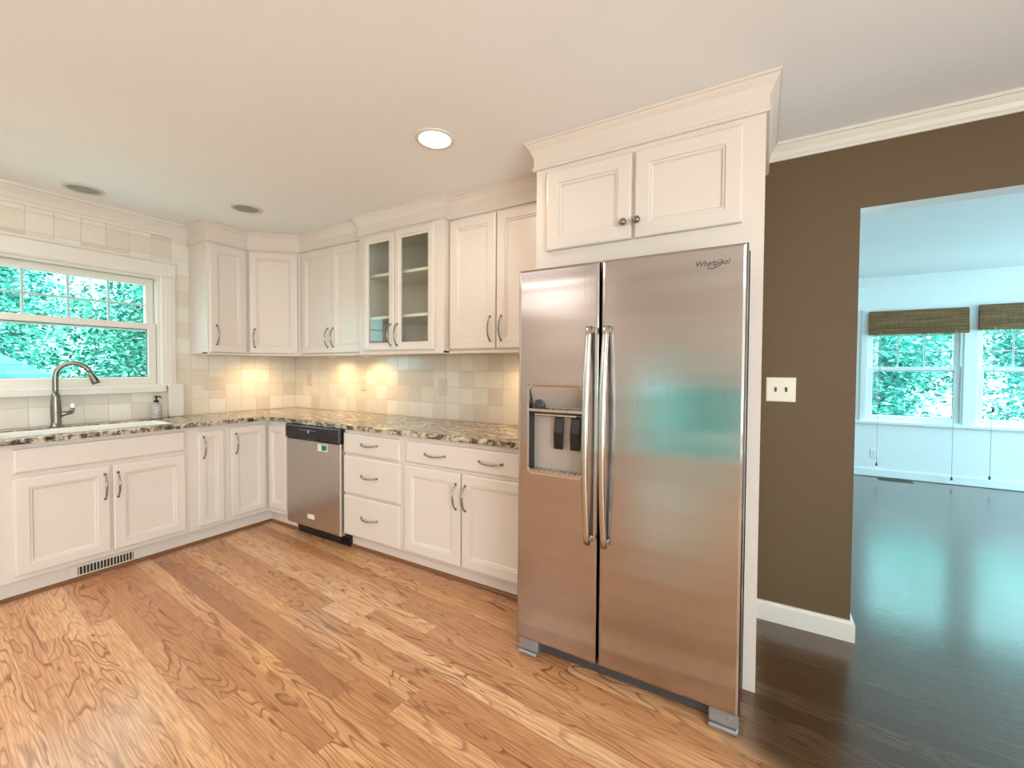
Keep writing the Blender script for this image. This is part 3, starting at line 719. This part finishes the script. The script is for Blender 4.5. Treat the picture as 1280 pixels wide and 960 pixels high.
# ------------------------------------------------------------------ lights of the room
t = thing('recessed_ceiling_light', 'lit white recessed ceiling light', 'ceiling light', (2.695, -.975, ZC))
m = MB(); m.lathe([(.098, 0), (.098, -.006), (.080, -.008), (.078, -.003)], n=40, cap0=False, cap1=False); obj('trim_ring', m, 'trim', t)
m = MB(); m.lathe([(.079, -.0035), (.06, -.006), (.001, -.007)], n=32, cap0=False); obj('lamp_lens', m, 'lampw', t)
area('recessed_lamp', (2.695, -.975, ZC-.02), (0, 0, -1), .14, .14, 3, (1, .86, .70), 'DISK', 165)
for (x, y, lab) in ((.887, -.932, 'unlit grey recessed ceiling can near the corner wall cabinets'), (.308, -1.645, 'unlit grey recessed ceiling can above the kitchen window')):
    t = thing('recessed_ceiling_can', lab, 'ceiling light', (x, y, ZC), 0)
    m = MB(); m.lathe([(.10, -.0005), (.10, -.006), (.082, -.008), (.080, -.002)], n=36, cap0=False, cap1=False); obj('trim_ring', m, 'canring', t)
    m = MB(); m.lathe([(.081, -.0015), (.06, -.003), (.045, -.0045), (.001, -.005)], n=32, cap0=False); obj('baffle', m, 'canin', t)
PK = [(.20, -.42, 'puck light under the diagonal corner cabinet'), (.80, -.16, 'puck light above the dishwasher corner, nearest the diagonal cabinet'), (1.24, -.16, 'puck light above the dishwasher, nearest the glass-door cabinet'), (2.78, -.16, 'puck light under the cabinet beside the refrigerator')]
for x, y, lab in PK:
    t = thing('puck_light', 'small lit ' + lab, 'under-cabinet light', (x, y, ZU0), 0, 'puck lights under the wall cabinets')
    m = MB(); m.lathe([(.034, 0), (.034, -.012), (.029, -.014), (.028, -.010)], n=24, cap1=False); obj('housing', m, 'trim', t)
    m = MB(); m.lathe([(.028, -.011), (.001, -.0115)], n=20, cap0=False); obj('lens', m, 'puck', t)
    spot('puck_lamp', (x, y, ZU0-.022), (-.05 if x < .3 else 0, .0 if x < .3 else .05, -1), 6.5, (1, .66, .28), 168, .8, .05)

# ------------------------------------------------------------------ plates, outlets, vents
def plate(name, lab, cat, loc, rz, w, h, kinds, mat, group=None):
    t = thing(name, lab, cat, loc, rz, group)
    m = MB(); m.rects([(-w/2, w/2, -h/2, h/2, 0), (-w/2, w/2, -h/2, h/2, -.003), (-w/2+.006, w/2-.006, -h/2+.006, h/2-.006, -.006)]); obj('plate', m, mat, t)
    n = len(kinds)
    for i, kd in enumerate(kinds):
        cx = (i-(n-1)/2)*.046
        if kd == 'r':
            m = MB(); m.box(cx-.016, cx+.016, -.0085, -.005, -.033, .033, .002); r = obj('rocker' if kd == 'r' else 'socket', m, mat, t)
        elif kd == 't':
            m = MB(); m.box(cx-.005, cx+.005, -.0065, -.005, -.012, .012); m.loops([[(cx-.0035, -.006, -.004), (cx+.0035, -.006, -.004), (cx+.0035, -.006, .008), (cx-.0035, -.006, .008)], [(cx-.003, -.018, .004), (cx+.003, -.018, .004), (cx+.003, -.018, .010), (cx-.003, -.018, .010)]]); obj('toggle', m, 'bronze', t)
        else:
            for s in (-1, 1):
                m = MB(); m.lathe([(.0165, -.005), (.0165, -.0078), (.014, -.0085)], (cx, 0, s*.020), 18, 'y'); so_ = obj('socket', m, mat, t)
                m = MB(); m.box(cx-.007, cx-.005, -.0089, -.0084, s*.020-.004, s*.020+.006); m.box(cx+.005, cx+.007, -.0089, -.0084, s*.020-.004, s*.020+.006); obj('slots', m, 'dgrey', so_)
    return t
plate('wall_plate', 'three-gang beige switch and outlet plate on the tile below the left wall cabinet', 'switch plate', (.0005, -.757, 1.18), PI/2, .168, .115, 'sst'.replace('t', 'r'), 'beigeplate')
plate('wall_outlet', 'beige outlet plate on the back tile nearest the corner', 'outlet', (.235, -.0005, 1.20), 0, .075, .115, 's', 'beigeplate')
plate('wall_outlet', 'beige outlet plate on the back tile above the dishwasher', 'outlet', (1.03, -.0005, 1.177), 0, .075, .120, 's', 'beigeplate')
plate('wall_outlet', 'beige outlet plate on the back tile nearest the refrigerator', 'outlet', (1.947, -.0005, 1.175), 0, .080, .130, 's', 'beigeplate')
plate('light_switch', 'cream double toggle switch plate on the brown wall', 'switch plate', (4.219, -.0365, 1.219), 0, .130, .125, 'tt', 'plate')
plate('wall_outlet', 'pale outlet plate low on the living room wall under the windows', 'outlet', (5.373, YF-.0005, .29), 0, .075, .115, 's', 'pale')
# toe-kick register on the sink base
t = thing('toe_kick_register', 'dark slotted vent register in the toe kick under the sink cabinet', 'vent', (.5178, -1.625, .056), PI/2)
m = MB(); m.rects([(-.165, .165, -.033, .036, 0), (-.165, .165, -.033, .036, -.003), (-.150, .150, -.030, .028, -.006), (-.135, .135, -.026, .024, -.006), (-.135, .135, -.026, .024, -.0005)], cap1=False); obj('frame', m, 'cab', t)
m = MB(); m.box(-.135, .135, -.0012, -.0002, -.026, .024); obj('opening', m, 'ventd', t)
m = MB()
for i in range(17): x = -.128+i*.016; m.box(x-.002, x+.002, -.006, -.001, -.026, .024)
obj('louver_slats', m, 'beigeplate', t)
t = thing('floor_register', 'dark floor vent near the living room window wall', 'vent', (5.55, 4.115, 0))
m = MB(); m.box(-.16, .16, -.055, .055, 0, .005, .002); obj('frame', m, 'bronze', t)
m = MB()
for i in range(12): m.box(-.14+i*.0245, -.128+i*.0245, -.04, .04, .005, .0065)
obj('slats', m, 'ventd', t)

# ------------------------------------------------------------------ roman shades in the living room
def roman(lab, x0, x1, z1, z0, cords):
    t = thing('roman_shade', lab, 'window shade', (x0, YF-.02, z0), 0, 'woven shades on the living room windows')
    w = x1-x0; H = z1-z0
    m = MB(); prof = [(0, H), (-.035, H), (-.037, H*.42), (-.045, H*.36), (-.050, H*.30), (-.040, H*.27), (-.047, H*.2), (-.056, H*.10), (-.054, H*.02), (-.042, 0), (-.02, 0), (0, .02)]
    m.loops([[(x, y, z) for y, z in prof] for x in (0, w)]); obj('fabric', m, 'shade', t)
    m = MB(); m.box(0.004, w-.004, -.034, 0, H, H+.012); obj('head_rail', m, 'shade', t)
    for cx, zt in cords:
        m = MB(); m.tube([(cx-x0, -.062, .03), (cx-x0, -.06, -.1), (cx-x0, -.06, zt-z0)], .0022, 6); c = obj('cord', m, 'cordm', t)
        m = MB(); m.lathe([(.003, .045), (.008, .03), (.012, .005), (.010, 0)], (cx-x0, -.06, zt-z0-.03), 10); obj('tassel', m, 'dgrey', c)
roman('woven brown roman shade on the left living room window', 5.284, 6.170, 2.045, 1.765, [(5.395, .90), (5.383, .18), (6.055, .09)])
roman('woven brown roman shade on the right living room window, cut by the photo edge', 6.252, 7.14, 2.065, 1.79, [(6.372, .90), (6.362, .14)])

# ------------------------------------------------------------------ outdoors
m = MB(); m.box(-40, 40, -30, 40, -.9, -.6); struct('ground', m, 'bounce_ground')
def foliage_mesh(name, n, rx, rz, leaf, seed, mat):
    r = random.Random(seed); m = MB()
    cl = [(Vector((r.gauss(0, .45)*rx, r.gauss(0, .45)*rx, r.uniform(-1, 1)*rz)), r.uniform(.25, .55)) for _ in range(34)]
    for _ in range(n):
        c, s = r.choice(cl); p = c + Vector((r.gauss(0, 1), r.gauss(0, 1), r.gauss(0, .75)))*s*.55*rx
        if math.hypot(p.x, p.y) > 1.12*rx or abs(p.z) > 1.25*rz: continue
        d = Vector((r.gauss(0, 1), r.gauss(0, 1), r.gauss(-.15, .45))).normalized(); u = d.cross(Vector((r.gauss(0, .55), r.gauss(0, .55), 1))).normalized()
        nn = d.cross(u); L = leaf*r.uniform(.7, 1.6); wv = L*.27
        vs = [m.bm.verts.new(q) for q in (p-d*L*.5, p+u*wv+nn*wv*.25, p+d*L*.5, p-u*wv+nn*wv*.25)]
        m.bm.faces.new((vs[0], vs[1], vs[2])); m.bm.faces.new((vs[0], vs[2], vs[3]))
    me = bpy.data.meshes.new(name); m.bm.to_mesh(me); m.bm.free(); me.materials.append(M[mat]); return me
FOL = [foliage_mesh('foliage_mesh', 17000, 1.5, 1.5, .095, 3, 'leafa'), foliage_mesh('foliage_mesh', 18000, 1.6, 1.4, .09, 5, 'leafb'), foliage_mesh('foliage_mesh', 20000, 1.6, 1.6, .10, 9, 'leafc')]
def tree(lab, x, y, z, k, s, rot, group, hgt=None, lean=.1):
    t = thing('tree', lab, 'tree', (x, y, -.62), rot, group)
    f = bpy.data.objects.new('foliage', FOL[k]); COL.objects.link(f); f.parent = t; f.location = (0, 0, z+.62); f.scale = (s, s, s)
    H = z+.62; m = MB(); m.tube([(0, 0, 0), (lean*.4, 0, H*.4), (lean, .05, H*.9), (lean*1.4, 0, H+s*.9)], [.13, .11, .08, .03], 10)
    for a in (0, 2.1, 4.2): m.tube([(lean*.8, .03, H*.75), (lean+.5*math.cos(a)*s, .5*math.sin(a)*s, H*1.0), (lean+.95*math.cos(a)*s, .95*math.sin(a)*s, H+.5*s)], [.05, .035, .012], 7)
    obj('trunk', m, 'bark', t)
G1 = 'trees outside the kitchen window'; G2 = 'trees outside the living room windows'
for i, (x, y, z, k, s, lab) in enumerate([
    (-5.4, 1.7, 1.9, 0, 1.0, 'teal-leaved tree seen through the right half of the kitchen window'),
    (-7.6, -1.9, 3.7, 0, 1.1, 'bright tall tree seen through the upper left panes of the kitchen window'),
    (-13.7, 3.05, 2.3, 1, 1.5, 'dark green tree behind, at the right edge of the kitchen window'),
    (-20.5, .5, 4.3, 2, 1.9, 'pale tree far behind the others, seen through the kitchen window top'),
    (-8.9, 2.15, 1.2, 1, 1.0, 'low green bush-like tree in the lower kitchen window')]):
    tree(lab, x, y, z, k, s, i*1.3, G1)
for i, (x, y, z, k, s, lab) in enumerate([
    (5.95, 8.7, 1.1, 2, 1.0, 'pale leafy tree seen through the left living room window'),
    (9.4, 9.6, 1.3, 2, 1.0, 'pale leafy tree seen through the right living room window'),
    (7.5, 13.2, 1.8, 0, 1.3, 'teal tree farther back between the two living room windows'),
    (12.2, 13.8, 1.8, 2, 1.3, 'pale tree farther back at the right of the right living room window')]):
    tree(lab, x, y, z, k, s, i*1.7+.5, G2)
tree('unseen pale tree added behind the house to dim the reflection on the refrigerator door', 3.0, -12.0, 1.0, 2, 1.5, .7, None)  # out-of-view tree, added only to temper the fridge door reflection
t = thing('neighbour_house', 'pale blue neighbouring house seen through the lower left of the kitchen window', 'house', (-9.7, -1.2, -.6))
m = MB(); m.box(-2.5, 1.0, -3, 1.0, 0, 1.62)
for i in range(8): m.box(1.0, 1.015, -3, 1.0, .1+i*.2, .115+i*.2)
obj('wall', m, 'siding', t)
m = MB(); m.loops([[(-2.9, -3.4, 1.6), (1.4, -3.4, 1.6), (1.4, 1.45, 1.6), (-2.9, 1.45, 1.6)], [(-2.9, -3.4, 1.66), (1.4, -3.4, 1.66), (1.4, 1.45, 1.66), (-2.9, 1.45, 1.66)], [(-.8, -2.2, 2.55), (-.6, -2.2, 2.55), (-.6, .3, 2.55), (-.8, .3, 2.55)]])
for i in range(4): z = 1.74+i*.22; x = 1.4-(z-1.66)/.89*2.0; m.box(x-.02, x+.05, -3.2+i*.3, 1.3-i*.3, z-.02, z+.005)
obj('roof', m, 'roofm', t)
m = MB(); m.rects([(-.6, .4, .5, 1.4, 0), (-.6, .4, .5, 1.4, -.04), (-.52, .32, .58, 1.32, -.04), (-.52, .32, .58, 1.32, -.01)]); wn_ = obj('house_window', m, 'pale', t); wn_.location = (1.016, 0, 0); wn_.rotation_euler = (0, 0, PI/2)
